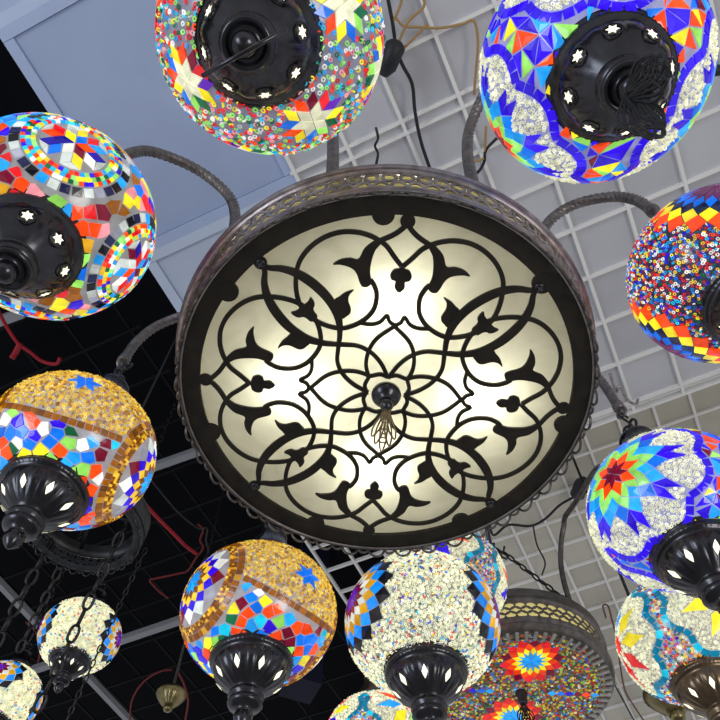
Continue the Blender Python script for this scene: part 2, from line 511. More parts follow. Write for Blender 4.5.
    def build(s, name, parent, label=None):
        V = np.vstack(s.V); C4 = np.vstack(s.C)
        ln = [len(f) for f in s.F]; li = [i for f in s.F for i in f]
        parts = [np.array(li, dtype=np.int32)]; tot = [np.array(ln, dtype=np.int32)]
        for o, n, k, base in getattr(s, 'bq', []):
            q = base[None] + (o+np.arange(n)*k)[:, None, None]
            parts.append(q.reshape(-1).astype(np.int32)); tot.append(np.full(n*len(base), 4, dtype=np.int32))
        loops = np.concatenate(parts); tot = np.concatenate(tot)
        start = np.r_[0, np.cumsum(tot)[:-1]].astype(np.int32)
        me = bpy.data.meshes.new(name)
        me.vertices.add(len(V)); me.vertices.foreach_set('co', V.astype(np.float32).ravel())
        me.loops.add(len(loops)); me.loops.foreach_set('vertex_index', loops)
        me.polygons.add(len(tot)); me.polygons.foreach_set('loop_start', start); me.polygons.foreach_set('loop_total', tot)
        sm = np.zeros(len(tot), bool); sm[:s.nbase] = True; sm[len(ln):] = True
        me.polygons.foreach_set('use_smooth', sm)
        a = me.color_attributes.new('Col', 'FLOAT_COLOR', 'POINT'); a.data.foreach_set('color', C4.astype(np.float32).ravel())
        me.materials.append(MT['mosaic']); me.update(calc_edges=True); me.validate()
        o = bpy.data.objects.new(name, me); COL.objects.link(o); o.parent = parent
        if label: o['label'] = label
        return o

def adist(s, c, d):
    d = d/np.linalg.norm(d)
    n = s.ll(*c); return math.degrees(math.acos(max(-1, min(1, float(n @ d)))))
def bearing(s, c, d):
    la, lo = math.radians(c[0]), math.radians(c[1]); n = s.ll(*c)
    E = np.array([-math.sin(lo), math.cos(lo), 0]); Nn = np.cross(n, E)
    return math.atan2(float(d @ Nn), float(d @ E))

MULTI = [C_[k] for k in ('RD','RD','GR','DG','CY','SKY','YE','WH','PK','OR','LG','CLR')]
MULTI2 = [C_[k] for k in ('RD','OR','GO','SKY','CY','DB','WH','WH','DG','YE','RD','BL','MA','NV')]

def pat_blue(s, centres, rots, kk=1.0):
    """red star flowers in white scalloped bead fields, blue borders, triangles between"""
    def rb(th, rot): return (51+8*abs(math.cos(4*(th-rot))))*kk
    for c, rot in zip(centres, rots):
        s.rosette(c, 8, [x*kk for x in (0, 6.3, 11.5, 19.5)], ['MA', 'OR'], rot)
        d = PI/8
        for j in range(8):
            tn = rot+2*PI*j/8; tt = tn+d
            # ring after the orange tips
            for sg in (-1, 1):
                s.kite(c, [(r_*kk, t_) for r_, t_ in [(11.5, tn), (19, tn+sg*d), (23.5, tn+sg*d/2), (17, tn)]], 'GR')
            s.kite(c, [(r_*kk, t_) for r_, t_ in [(17, tn), (23.5, tn-d/2), (29, tn), (23.5, tn+d/2)]], 'SKY')
            s.kite(c, [(r_*kk, t_) for r_, t_ in [(19.5, tt), (23.5, tt-d/2), (29.5, tt), (23.5, tt+d/2)]], 'LG')
            for sg in (-1, 1):
                s.kite(c, [(r_*kk, t_) for r_, t_ in [(23.8, tn+sg*d/2), (29.2, tn), (37, tn+sg*d/2), (29.6, tn+sg*d)]], 'BL' if sg > 0 else 'SKY')
            for sg in (-1, 1):
                s.kite(c, [(r_*kk, t_) for r_, t_ in [(29.8, tt), (37.2, tt+sg*d/2), (48.5, tt+sg*d*.28), (39, tt)]], 'DB')
        s.border(lambda t: s.pol(c, rb(2*PI*t, rot)+2.6, 2*PI*t), 52, 5, ['DB', 'DB', 'DB', 'BL' if False else 'DB'], skip=lambda m: any(adist(s, c2, m) < rb(bearing(s, c2, m), r2)+2 for c2, r2 in zip(centres, rots) if c2 is not c))
    def ok(d): return all(adist(s, c, d) > rb(bearing(s, c, d), r)+5.0 for c, r in zip(centres, rots))
    s.fill(-86, 86, 10.5, ['DB','DB','OR','OR','MA','GR','SKY','DB','YE','BL'], ok, True, 1.0, .011)
    def fn(d):
        for c, r in zip(centres, rots):
            if adist(s, c, d) < rb(bearing(s, c, d), r)-.3: return C_['CR']
        return None
    return fn

def pat_star_beads(s, centres):
    gap = ['BL','OR','YE','BL','GR','DG','YE','PU','RD','MA','OR','YE']
    for i, c in enumerate(centres):
        rot = .3+i*.5; d = PI/6
        for j in range(6):
            th = rot+2*PI*j/6
            s.kite(c, [(0, th), (6.6, th-d), (12, th), (6.6, th+d)], 'CR', .7, .003)
            tn = th+d
            for q, sg in enumerate((-1, 1)):
                s.kite(c, [(7, tn), (12, tn+sg*d), (18, tn+sg*d*.62), (13, tn)], gap[(2*j+q+i*3) % 12])
    return lambda d: random.choice(MULTI) if random.random() < .8 else None

AMB = [lin(c) for c in ((248,204,60),(248,204,60),(240,190,40),(255,226,120),(205,150,30),(170,110,20),(250,214,80))]
def pat_amber(s, ros, gold):
    """amber panels with a blue star, flower medallions ringed with bead rows"""
    for c in ros:
        s.rosette(c, 12, [0, 7, 11.5, 16, 20.5, 26, 33.5], ['SKY', 'BR', 'GO', 'DB', ['WH','CLR','GY','MA']], .1)
        for r in (35.2, 37.2, 39.2):
            s.rows([lambda t, r=r: s.pol(c, r, 2*PI*t)], 1.9, 1.9, ['BR','OC','GO','BR','AM'], .8)
        s.border(lambda t: s.pol(c, 43, 2*PI*t), 52, 5.2, ['AM','BR','AM','OC','BR'], .85, fill=.46)
    for c in gold:
        for j in range(6):
            th = 2*PI*j/6+.3; d = PI/6
            s.kite(c, [(0, th), (5.8, th-d), (11.5, th), (5.8, th+d)], 'BL')
    inr = lambda d, m=46: any(adist(s, c, d) < m for c in ros)
    def latb(d):
        lo = math.degrees(math.atan2(d[1], d[0])); best = min(abs((lo-c[1]+180) % 360-180) for c in gold)
        return -33+12*(best/45)**2
    for c in gold:
        s.border(lambda t: s.ll(-33+12*((t-.5)*104/45)**2, c[1]+(t-.5)*104), 19, 5, ['AM','BR','AM','AM','BR'], .85, skip=lambda m: inr(m, 45.5))
        s.border(lambda t: s.ll(36, c[1]+(t-.5)*90), 15, 5, ['AM','BR'], .85, skip=lambda m: inr(m, 45.5))
    s.fill(-86, -8, 8.2, ['SKY','BL','DB','OR','YE','GR','MA','CY','DG','SKY','WH','OR'], lambda d: (not inr(d, 46)) and math.degrees(math.asin(max(-1,min(1,d[2]/np.linalg.norm(d))))) < latb(d)-3)
    s.fill(40, 84, 9, ['SKY','BL','DB','OR','YE','GR','MA'], lambda d: not inr(d, 46.5))
    def fn(d):
        la = math.degrees(math.asin(d[2]))
        if not inr(d, 45.5) and latb(d)+2.6 < la < 33.5:
            return random.choice(AMB)
        return None
    return fn

def pat_white(s, centres, n=14):
    for c in centres:
        s.rosette(c, n, [0, 7, 12, 17.5, 23.5, 30, 37, 44], ['PU', 'MA', 'CLR', 'OC', 'AZ', 'BK'], .1)
    def fn(d):
        return C_['CR'] if random.random() < .86 else random.choice(MULTI2)
    return fn

def pat_fire(s, centres):
    for c in centres:
        s.rosette(c, 16, [0, 13, 19.5, 25, 30.5, 36.5, 43.5], ['DPU', 'BL', 'NV', 'YE', 'OR'], .1)
    return lambda d: random.choice(MULTI2)

def pat_cubes(s, centres):
    cubes = ['OR','MA','BL','SKY','YE','RD','DB2','CLR','WH']
    for i, c in enumerate(centres):
        rot = .2+i*.7; d = PI/6
        for j in range(6):
            th = rot+2*PI*j/6
            s.kite(c, [(0, th), (6.5, th-d), (11, th), (6.5, th+d)], cubes[(j*2+i) % 9])
            tn = th+d
            s.kite(c, [(6.8, tn), (11, tn-d), (17.5, tn-d*.6), (13.5, tn)], cubes[(j+3+i) % 9])
            s.kite(c, [(6.8, tn), (13.5, tn), (17.5, tn+d*.6), (11, tn+d)], cubes[(j*2+5+i) % 9])
            s.kite(c, [(13.8, tn), (17.5, tn-d*.6), (18, tn), (17.5, tn+d*.6)], 'CLR')
        for r in (20, 22.5, 25):
            s.rows([lambda t, r=r: s.pol(c, r, 2*PI*t)], 2.6, 2.3, ['GO','SKY','OR','WH','DB','YE','CY','DG','RD','LG'])
        s.border(lambda t: s.pol(c, 29.6, 2*PI*t), 30, 5.2, ['BK','CLR','GY','NV','BK','SKY','CLR','NV'], .9, fill=.44)
    s.fill(-86, 86, 7.6, ['YE','OR','MA','SKY','BL','GR','AM','PK','CLR','YE','DB','RD','OC'], lambda d: all(adist(s, c, d) > 33.0 for c in centres))
    return lambda d: None

def pat_teal(s, centres, rots, loz=('YE','RD','DB','SKY','LG','OR','BL','YE')):
    def rb(th, rot): return 43+8*abs(math.cos(4*(th-rot)))
    for ci, (c, rot) in enumerate(zip(centres, rots)):
        for j in range(8):
            th = rot+2*PI*j/8
            s.kite(c, [(10, th), (24, th-.30), (41, th), (24, th+.30)], loz[(j+ci*3) % 8], 1.0)
        s.rosette(c, 8, [0, 5, 9.5], ['RD'], rot)
        s.border(lambda t: s.pol(c, rb(2*PI*t, rot)+2.8, 2*PI*t), 44, 5.4, ['TE','TE','TE','TE','CY'], .9, skip=lambda m: any(adist(s, c2, m) < rb(bearing(s, c2, m), r2)+2 for c2, r2 in zip(centres, rots) if c2 is not c))
    def fn(d):
        for c, r in zip(centres, rots):
            if adist(s, c, d) < rb(bearing(s, c, d), r)-.2: return C_['CR']
        return random.choice(MULTI2)
    return fn

# cup profiles (z below globe centre, r), for R = .1175
BELL = [(z+.012, r) for z, r in [(-.084,.052),(-.086,.0600),(-.090,.0622),(-.096,.0618),(-.0985,.0590),(-.100,.0575),(-.1015,.0582),(-.104,.0582),(-.1055,.0560),(-.108,.0545),(-.110,.0515),(-.112,.0505),(-.117,.0490),(-.123,.0465),(-.130,.0425),(-.137,.0370),(-.143,.0315),(-.147,.0270),(-.149,.0245),(-.150,.0255),(-.153,.0262),(-.156,.0250),(-.158,.0225),(-.160,.0235),(-.163,.0228),(-.165,.0195),(-.161,.0165),(-.160,.0150),(-.163,.0080),(-.166,.0105),(-.171,.0118),(-.176,.0095),(-.179,.0045),(-.180,.0)]]
FLUTE = [((z if z > -.11 else -.11+(z+.11)*.90)+.0135, r*1.05) for z, r in [(-.084,.052),(-.086,.0585),(-.090,.0605),(-.097,.0600),(-.0995,.0575),(-.101,.0560),(-.1025,.0566),(-.106,.0560),(-.108,.0530),(-.110,.0505),(-.113,.0500),(-.119,.0485),(-.126,.0455),(-.133,.0410),(-.140,.0350),(-.146,.0290),(-.151,.0235),(-.154,.0200),(-.156,.0190),(-.158,.0215),(-.161,.0238),(-.165,.0236),(-.168,.0205),(-.170,.0200),(-.172,.0225),(-.176,.0230),(-.180,.0205),(-.183,.0160),(-.186,.0115),(-.190,.0100),(-.196,.0125),(-.203,.0110),(-.209,.0070),(-.214,.0030),(-.216,.0)]]

Z = Vector((0, 0, 1))
def star_poly(n, r0, r1, a0=0):
    return [((r0 if k % 2 == 0 else r1)*math.cos(a0+PI*k/n), (r0 if k % 2 == 0 else r1)*math.sin(a0+PI*k/n)) for k in range(2*n)]

def make_lamp(name, loc, R, q, pattern, cup='flute', lean=(0, 0), label='', group=None, base=(150,150,170), be=.45, bead=(.0046, .0021, 1.0, 1.0), metal='cup', about=None, cutphase=0, cat='lamp'):
    root = empty(name, loc, (lean[0], lean[1], 0), label, cat, group)
    k = R/.1175
    s = Mosaic(R, q, base, be)
    fn = pattern(s)
    if bead: s.beads(bead[0]*k if False else bead[0], fn, bead[1], bead[2], .5, bead[3])
    s.build('glass_globe', root)
    # cup under the globe
    mb = MB(); prof = BELL if cup == 'bell' else FLUTE
    prof = [(z*k, r*k) for z, r in prof]
    nf = 16 if cup == 'bell' else 20
    def rmod(i, a, z):
        if 6 <= i <= 7: return 1+.006*math.cos(a*60)
        if 11 <= i <= 15: return 1+(.035 if cup == 'bell' else .045)*abs(math.sin(a*nf/2))*(1 if 12 <= i <= 14 else .5)
        return 1
    cutk = 22 if cup == 'bell' else 23
    mb.lathe(prof[:cutk+1], 240, 0, rmod, None, False)
    fm = MB(); fm.lathe(prof[cutk:], 72, 0, None, None, False)
    # light-filled cutouts
    ns = 8
    i0, i1 = (13, 14) if cup == 'bell' else (12, 14)
    (z0, r0), (z1, r1) = prof[i0], prof[i1]
    for j in range(ns):
        a = 2*PI*(j+.5)/ns+cutphase
        c = Vector(((r0+r1)/2*math.cos(a), (r0+r1)/2*math.sin(a), (z0+z1)/2))
        sl = Vector(((r1-r0)*math.cos(a), (r1-r0)*math.sin(a), z1-z0)).normalized()
        tn = Vector((-math.sin(a), math.cos(a), 0)); nn = tn.cross(sl)
        if nn.dot(Vector((math.cos(a), math.sin(a), 0))) < 0: nn = -nn
        c = c+nn*.0022*k
        sh = star_poly(6, .0064, .0036, .3) if cup == 'bell' else [(0,.0095),(.0026,.0045),(.0042,.0),(.0026,-.0045),(0,-.0095),(-.0026,-.0045),(-.0042,0),(-.0026,.0045)]
        pts = [c+tn*x*k+sl*y*k for x, y in sh]
        if cup == 'bell':   # raised rim round the star
            mb.tube([c+tn*x*k*1.35+sl*y*k*1.35 for x, y in star_poly(12, .0064, .0064)], .0009*k, 5, True)
        m_ = len(pts)
        mb.add(pts+[c], [(i, (i+1) % m_, m_) for i in range(m_)], 1, False)
    cb = mb.build('bottom_cup', [MT[metal], MT['cut']], root)
    if metal != 'cup': cb['label'] = 'brown bronze cup under the globe'
    fm.build('finial', MT[metal], cb)
    # neck and hook above
    mb = MB()
    mb.lathe([(z*k, r*k) for z, r in [(.084,.020),(.092,.036),(.102,.040),(.111,.0430),(.117,.0425),(.125,.039),(.135,.034),(.147,.028),(.159,.0255),(.162,.028),(.167,.0275),(.172,.021),(.179,.013),(.184,.008),(.186,0)]], 48, 0,
             lambda i, a, z: 1+(.05*abs(math.sin(a*8)) if 5 <= i <= 8 else 0))
    nk = mb.build('neck_cap', MT[metal], root)
    mb = MB()
    # heart-shaped suspension loop
    rad_a = math.atan2(loc[1]-(about or DC).y, loc[0]-(about or DC).x)
    er = Vector((math.cos(rad_a), math.sin(rad_a), 0)); et = Vector((-er.y, er.x, 0))
    hp = [(0,.183),(.010,.189),(.0155,.199),(.012,.209),(.004,.209),(0,.203),(-.004,.209),(-.012,.209),(-.0155,.199),(-.010,.189)]
    mb.tube([et*x*k+Z*z*k for x, z in catmull(hp, 4, True)], .0024*k, 8, True)
    lo = .205*k
    # little S link from the loop up to the arm
    mb.tube([er*y*k+Z*z for y, z in catmull([(0, lo-.004), (.0085, lo+.003), (.006, lo+.012), (-.004, lo+.019), (-.0095, lo+.028), (-.005, lo+.0355), (.004, lo+.0355), (.0085, lo+.029)], 5)], .002*k, 8)
    mb.build('hook', MT[metal], root)
    return root

# ------------------------------------------------------------------ the main drum chandelier
HD = .8
DC = at(386.1, 393.2, HD)
RI = .2285                       # radius of the fretwork screws
PH = .0896
# hanging lamps' globe centres (x, y from the camera), all level with the glass panel
def gc(px, py, h=HD): return at(px, py, h)
LAMPS = dict(L1=gc(50,220), L2=gc(271,38), L3=gc(594,68), L4=gc(722,275), L5=gc(675,510), L8=gc(422,624), L7=gc(259,614), L6=gc(71,451))
LR = dict(L1=.1135, L2=.1110, L3=.1130, L4=.1045, L5=.1175, L8=.1175, L7=.1170, L6=.1095)

drum = empty('drum_chandelier', (DC.x, DC.y, DC.z), None, 'large round drum chandelier with black fretwork over a glowing frosted glass panel', 'chandelier')

mb = MB()                        # glass
n = 96
V = [(0,0,.004)]+[(.237*math.cos(2*PI*k/n), .237*math.sin(2*PI*k/n), .004) for k in range(n)]
mb.add(V, [(0, 1+(k+1) % n, 1+k) for k in range(n)], 0, False)
tag(mb.build('glass_panel', MT['glass'], drum), 'frosted cream glass panel lit from behind')

# black rim ring with clips
mb = MB()
A, B = RI*1.022, .2575
Lp = [(A*math.cos(2*PI*k/144), A*math.sin(2*PI*k/144), -.003) for k in range(145)]
Rp = [(B*math.cos(2*PI*k/144), B*math.sin(2*PI*k/144), -.003) for k in range(145)]
mb.strip(Lp, Rp, .005)
for k in range(7):
    a = math.radians(6.0+k*360/7)+PH
    c = Vector((RI*1.025*math.cos(a), RI*1.025*math.sin(a), -.0035))
    mb.prism([c+Vector((RI*.056*math.cos(t), RI*.056*math.sin(t), 0)) for t in [2*PI*i/24 for i in range(24)]], (0,0,-1), .004)
mb.build('rim_ring', MT['iron'], drum)

# fretwork traced from its eighth
def fret():
    mb = MB()
    zf = -.0025
    circ = [(.757,.004),(.80,.043),(.852,.086),(.88,.128),(.902,.18),(.913,.245),(.905,.325),(.868,.405),(.803,.475),(.72,.519),(.62,.528),(.533,.514),(.478,.488),(.438,.45),(.405,.40),(.384,.335),(.380,.28),(.392,.237),(.42,.187),(.46,.145),(.515,.116),(.588,.111),(.64,.13),(.668,.152)]
    ball2 = [(.995,0),(.959,.015),(.916,.062),(.878,.128),(.86,.155)]
    leaf = [(.884,.128),(.872,.158),(.832,.198),(.775,.222),(.777,.265),(.764,.314),(.735,.347),(.737,.309),(.725,.256),(.699,.226),(.65,.205),(.628,.188),(.632,.160),(.656,.145),(.712,.158),(.775,.155),(.827,.143),(.865,.120)]
    ves = [(.708,.708),(.687,.667),(.687,.601),(.670,.528),(.631,.455),(.574,.385),(.512,.334),(.44,.298),(.359,.283),(.269,.284),(.18,.283),(.105,.248),(.045,.185),(.0,.10)]
    vw = [.018,.026,.034,.044,.05,.05,.046,.040,.03,.024,.022,.022,.022,.022]
    leafv = [(.44,.287),(.455,.255),(.475,.238),(.5,.237),(.543,.254),(.578,.25),(.605,.231),(.588,.272),(.56,.302),(.53,.325)]
    cusp = [(.492,.492),(.472,.506),(.458,.524),(.449,.545),(.432,.526),(.424,.503),(.43,.482),(.424,.463),(.406,.436)]
    inn = [(.421,.182),(.418,.124),(.436,.078),(.477,.046),(.443,.03),(.424,0)]
    petal = [(.418,0),(.352,.073),(.30,.107),(.24,.125),(.18,.128),(.13,.117),(.106,.106),(.09,.108),(.045,.122),(.005,.11)]
    tref = [(.612,0),(.64,.026),(.672,.024),(.68,.045),(.705,.055),(.735,.041),(.745,.012),(.757,.0),(.745,-.012),(.735,-.041),(.705,-.055),(.68,-.045),(.672,-.024),(.64,-.026)]
    def X(p, k, m):
        x, y = p; y *= m; a = k*PI/2+PH
        return (RI*(x*math.cos(a)-y*math.sin(a)), RI*(x*math.sin(a)+y*math.cos(a)))
    lv = [0]
    def ribbon(pts, w, k, m, seg=7):
        P = catmull(pts, seg)
        if isinstance(w, list): Wd = np.interp(np.linspace(0, len(pts)-1, len(P)), range(len(pts)), w)
        else: Wd = [w]*len(P)
        P = [np.array(X(p, k, m)) for p in P]; L_ = []; R_ = []
        z = zf - lv[0]*.00004; lv[0] = (lv[0]+1) % 20
        for i in range(len(P)):
            t = P[min(i+1, len(P)-1)]-P[max(i-1, 0)]; t = t/max(np.linalg.norm(t), 1e-9); nn = np.array([-t[1], t[0]])*Wd[i]*RI/2
            L_.append((P[i][0]-nn[0], P[i][1]-nn[1], z)); R_.append((P[i][0]+nn[0], P[i][1]+nn[1], z))
        mb.strip(L_, R_, .003)
    def blob(pts, k, m, smooth=True, seg=4):
        P = catmull(pts, seg, True) if smooth else pts
        z = zf - lv[0]*.00004; lv[0] = (lv[0]+1) % 20
        Q = [X(p, k, m) for p in P]
        ar = sum(Q[i][0]*Q[(i+1) % len(Q)][1]-Q[(i+1) % len(Q)][0]*Q[i][1] for i in range(len(Q)))
        if ar > 0: Q = Q[::-1]
        mb.prism([(x, y, z) for x, y in Q], (0,0,-1), .003)
    for k in range(4):
        for m in (1, -1):
            ribbon(circ, .024, k, m); ribbon(ball2, .025, k, m); ribbon(inn, .02, k, m, 4); ribbon(petal, .021, k, m)
            blob(leaf, k, m)
            ribbon(ves, vw, k, m)
            blob(leafv, k, m)
        for m in (1,):
            # three-cusped leaf on the diagonal, both halves
            half = cusp; blob(half + [(y, x) for x, y in half[::-1]], k, 1, True, 3)
        blob(tref, k, 1)
        blob([(.992+.037*math.cos(t), .037*math.sin(t)) for t in [2*PI*i/20 for i in range(20)]], k, 1, False)
        blob([(.707*1.003+.034*math.cos(t), .707*1.003+.034*math.sin(t)) for t in [2*PI*i/20 for i in range(20)]], k, 1, False)
    return mb
tag(fret().build('fretwork', MT['iron'], drum), 'flat black cut metal scrollwork')

# four cross-head screws
for k in range(4):
    a = PI/4+k*PI/2+PH; c = Vector((RI*math.cos(a), RI*math.sin(a), 0))
    mb = MB()
    X = Matrix.Translation(c)
    mb.lathe([(-.0033,.0065),(-.0050,.0065),(-.0062,.0050),(-.0066,.0030),(-.0066,0)], 20, 0, None, X)
    for q in (0, 1):
        b = .6+q*PI/2
        mb.box((-.0036,-.0006,-.0071),(.0036,.0006,-.0060), 1, X @ Matrix.Rotation(b, 4, 'Z'))
    mb.build('screw', [MT['cup'], MT['arm']], drum)

# centre boss, knob and filigree drop
mb = MB()
mb.lathe([(-.002,.0185),(-.006,.0188),(-.010,.0170),(-.014,.0120),(-.017,.0070),(-.020,.0062),(-.023,.0080),(-.028,.0088),(-.033,.0070),(-.036,.0030),(-.037,0)], 40)
mb.build('centre_boss', MT['cup'], drum)

def filigree(p, dirv, side, L=.06, w=.02, mb=None, r=.0011, nl=5):
    """flat openwork drop: fanned wire loops"""
    mb = mb or MB(); p = Vector(p); d = Vector(dirv).normalized(); sd = Vector(side).normalized()
    for i in range(nl):
        t = (i-(nl-1)/2)/((nl-1)/2 or 1)
        ax = (d+sd*t*.55*w/.02*.5).normalized(); ln = L*(1-.28*abs(t))
        s2 = (sd-ax*sd.dot(ax)).normalized()
        pts = []
        for k in range(18):
            a = 2*PI*k/18
            pts.append(p+ax*(ln/2-ln/2*math.cos(a))+s2*(w*.22*math.sin(a)*(1+.25*math.cos(3*a))))
        mb.tube(pts, r, 5, True)
    for j in (.3, .55, .75):
        pts = ring_pts(p+d*L*j, w*.3, d, sd, 12); mb.tube(pts, r*.9, 5, True)
    return mb
mb = filigree((0,0,-.034), (-.1,.05,-1), (1,.1,0), .085, .016, None, .0011, 5)
mb.build('filigree_drop', MT['bronze'], drum)

# perforated side band, flaring upwards
mb = MB()
mb.lathe([(-.004,.2560),(-.0055,.2580),(-.004,.2605),(-.001,.2615),(.002,.2605),(.004,.2625),(.007,.2632),(.010,.2615)], 144, cap=False)
mb.lathe([(.040,.2685),(.041,.2715),(.044,.2722),(.046,.2712),(.048,.2742),(.052,.2756),(.056,.2730),(.058,.2660),(.060,.250)], 144, cap=False)
def band_lattice(mb, rad, z0, z1, N, mi=0, rad1=None):
    rad1 = rad1 or rad; h = (z1-z0); step = 2*PI/N
    def cyl(a, z, dr=0):
        rr = rad+(rad1-rad)*(z-z0)/h+dr; return Vector((rr*math.cos(a), rr*math.sin(a), z))
    def flat_ring(ac, z, ro, ri, squash=1, a0=0, a1=2*PI, n=14):
        V = []; Fs = []
        full = abs(a1-a0-2*PI) < 1e-6
        m = n if full else n+1
        for k in range(m):
            t = a0+(a1-a0)*k/n
            for rr in (ro, ri):
                for dr in (.0, -.0016):
                    V.append(cyl(ac+rr*math.cos(t)/rad, z+rr*squash*math.sin(t), dr))
        for k in range(n):
            o = 4*k; q = 4*((k+1) % m)
            for (i, j) in ((0,2),(2,3),(3,1),(1,0)): Fs.append((o+i, q+i, q+j, o+j))
        mb.add(V, Fs, mi, False)
    w = rad*step
    for i in range(N):
        a = i*step
        flat_ring(a, z0+h*.66, min(w*.48, h*.38), min(w*.48, h*.38)*.58, 1.0)
        flat_ring(a+step/2, z0-h*.04, w*.54, w*.38, .95*h/w, 0, PI, 8)
band_lattice(mb, .2615, .009, .042, 84, 0, .2690)
mb.build('side_band', MT['pewter'], drum)
mb = MB(); mb.lathe([(.004,.2550),(.050,.2620)], 96, cap=False); mb.build('band_liner', MT['bandglass'], drum)

# scalloped lace under the band
def lace(mb, rad, z0, N, big=.0100, small=.005, drop=.017, th=.0016):
    st = 2*PI/N
    def loop(a, w, d):
        pts = []
        for k in range(13):
            t = PI*k/12; pts.append(Vector(((rad+.002*math.sin(t))*math.cos(a+w*math.cos(t)/rad), (rad+.002*math.sin(t))*math.sin(a+w*math.cos(t)/rad), z0-d*math.sin(t))))
        mb.tube(pts, th, 6)
    for i in range(N):
        loop(i*st, big, drop); loop((i+.5)*st, small, drop*.5)
    pts = [Vector((rad*math.cos(2*PI*k/144), rad*math.sin(2*PI*k/144), z0)) for k in range(144)]
    mb.tube(pts, th*1.2, 6, True)
mb = MB(); lace(mb, .2590, -.004, 43, .0112, .0070, .0125, .0017); mb.build('lace_trim', MT['lacemetal'], drum)

# top cover, stem, ceiling rose
mb = MB()
mb.lathe([(.058,.262),(.062,.255),(.070,.20),(.085,.12),(.105,.05),(.12,.025)], 72, cap=False)
mb.build('top_cover', MT['pewter'], drum)
KC = .86                         # ceiling heights
HC = 2.0*KC
mb = MB(); mb.tube([(0,0,.11),(0,0,HC-HD-.02)], .008, 12); mb.build('stem', MT['arm'], drum)
mb = MB(); mb.lathe([(HC-HD-.05,.010),(HC-HD-.045,.018),(HC-HD-.02,.03),(HC-HD+.004,.034)], 40); mb.build('ceiling_rose', MT['arm'], drum)

def gooseneck(mb, eye, r=.0078, base_r=.245, base_z=.062, tw=True):
    """twisted arm from the drum's top edge up, over and down to the eye point (root space)"""
    d = Vector((eye.x, eye.y, 0)); Rr = d.length; e = d/Rr
    ez = eye.z
    k = (ez-base_z)/.178
    prof = [(base_r, base_z), (base_r+.003, base_z+.12*k), (base_r+.018, base_z+.245*k), (base_r+.045, base_z+.31*k), (base_r+.1*(Rr-base_r)/.19, base_z+.338*k), (Rr-.03, base_z+.312*k), (Rr-.006, base_z+.26*k), (Rr, ez+.012)]
    pts = [e*a+Vector((0,0,b)) for a, b in [tuple(q) for q in catmull(prof, 50)]]
    mb.tube(pts, r, 20, False, 0, 5 if tw else 0, .10, .0095 if tw else 1)
    # collar and eye
    return pts, e

for key, p in LAMPS.items():
    eye = Vector((p.x-DC.x, p.y-DC.y, .205*LR[key]/.1175+.0345+.0052))
    mb = MB(); pts, e = gooseneck(mb, eye)
    o = mb.build('arm', MT['arm'], drum)
    mb = MB()
    T = (pts[-1]-pts[-10]).normalized()
    mb.tube([pts[-10], pts[-1], pts[-1]+T*.004], [.0095,.0102,.006], 14)
    s2 = T.cross(Vector((e.y, -e.x, 0))).normalized()
    mb.tube(ring_pts(e*Vector((eye.x, eye.y)).length+Z*eye.z, .0095, Z, Vector((-e.y, e.x, 0)), 18), .0030, 8, True)
    mb.build('eye_ring', MT['arm'], o)

# lights in the drum: four warm bulbs
for k in range(4):
    a = PH+k*PI/2
    for rr, en in ((.115, .42),):
        ld = bpy.data.lights.new('drum_bulb', 'POINT'); ld.energy = en; ld.color = (1, .985, .82); ld.shadow_soft_size = .018
        lo = bpy.data.objects.new('drum_bulb', ld); COL.objects.link(lo)
        lo.location = DC+Vector((rr*math.cos(a), rr*math.sin(a), .042))

# ------------------------------------------------------------------ eight hanging lamps
G = 'mosaic globe lamps hanging from the drum chandelier'
make_lamp('mosaic_pendant_lamp', LAMPS['L1'], LR['L1'], .84, lambda s: pat_cubes(s, [(-22,-60),(-24,26),(-22,113),(-22,-147)]), 'bell', (0, -.09),
          'mosaic globe lamp of small multicoloured squares and star cubes at the left edge', G, (158,158,160), .42, None)
make_lamp('mosaic_pendant_lamp', LAMPS['L2'], LR['L2'], .84, lambda s: pat_star_beads(s, [(-45,154),(-41,57),(-43,-22),(-44,-114),(-8,15),(-8,105),(-8,-70),(-8,-160),(28,60),(28,150),(28,-30),(28,-120)]), 'bell', (-.07, .03),
          'globe lamp of loose coloured beads with white star flowers, above the drum', G, (135,135,155), .45, (.0056, .0027, .95, 1), cutphase=.2)
make_lamp('mosaic_pendant_lamp', LAMPS['L3'], LR['L3'], .84, lambda s: pat_blue(s, [(-7,141),(-8,22),(-8,-100)], [.2,.5,.2], .84), 'bell', (-.03, .07),
          'deep blue mosaic globe lamp with white beads seen from below at the top right', G, (160,162,205), .45, (.0043, .0023, .78, 1), cutphase=.1)
make_lamp('mosaic_pendant_lamp', LAMPS['L4'], LR['L4'], .84, lambda s: pat_fire(s, [(4,-105),(-15,122),(8,10)]), 'flute', (0, 0),
          'multicoloured beaded globe lamp with orange and yellow diamond bands at the right edge', G, (60,60,90), .35, (.0041, .0021, .95, 1))
make_lamp('mosaic_pendant_lamp', LAMPS['L5'], LR['L5'], .84, lambda s: pat_blue(s, [(-3,-146),(-3,-12),(-3,102)], [.2,.2,.4]), 'flute', (0, 0),
          'blue mosaic globe lamp with a red star flower in white beads, right of the drum', G, (160,162,205), .45, (.0043, .0023, .78, 1), cutphase=.35)
make_lamp('mosaic_pendant_lamp', LAMPS['L8'], LR['L8'], .84, lambda s: pat_white(s, [(2,-156),(0,-17),(0,98)]), 'flute', (0, 0),
          'white beaded globe lamp with blue and gold diamond medallions, below the drum', G, (158,158,150), .4, (.0043, .0023, .98, 1), cutphase=.25)
make_lamp('mosaic_pendant_lamp', LAMPS['L7'], LR['L7'], .84, lambda s: pat_amber(s, [(-4,-141),(-4,42)], [(-4,-48),(-4,135)]), 'flute', (0, 0),
          'amber beaded globe lamp with a blue star, hanging below the drum on its left', G, (170,166,172), .5, (.0043, .0023, .72, 1), cutphase=.1)
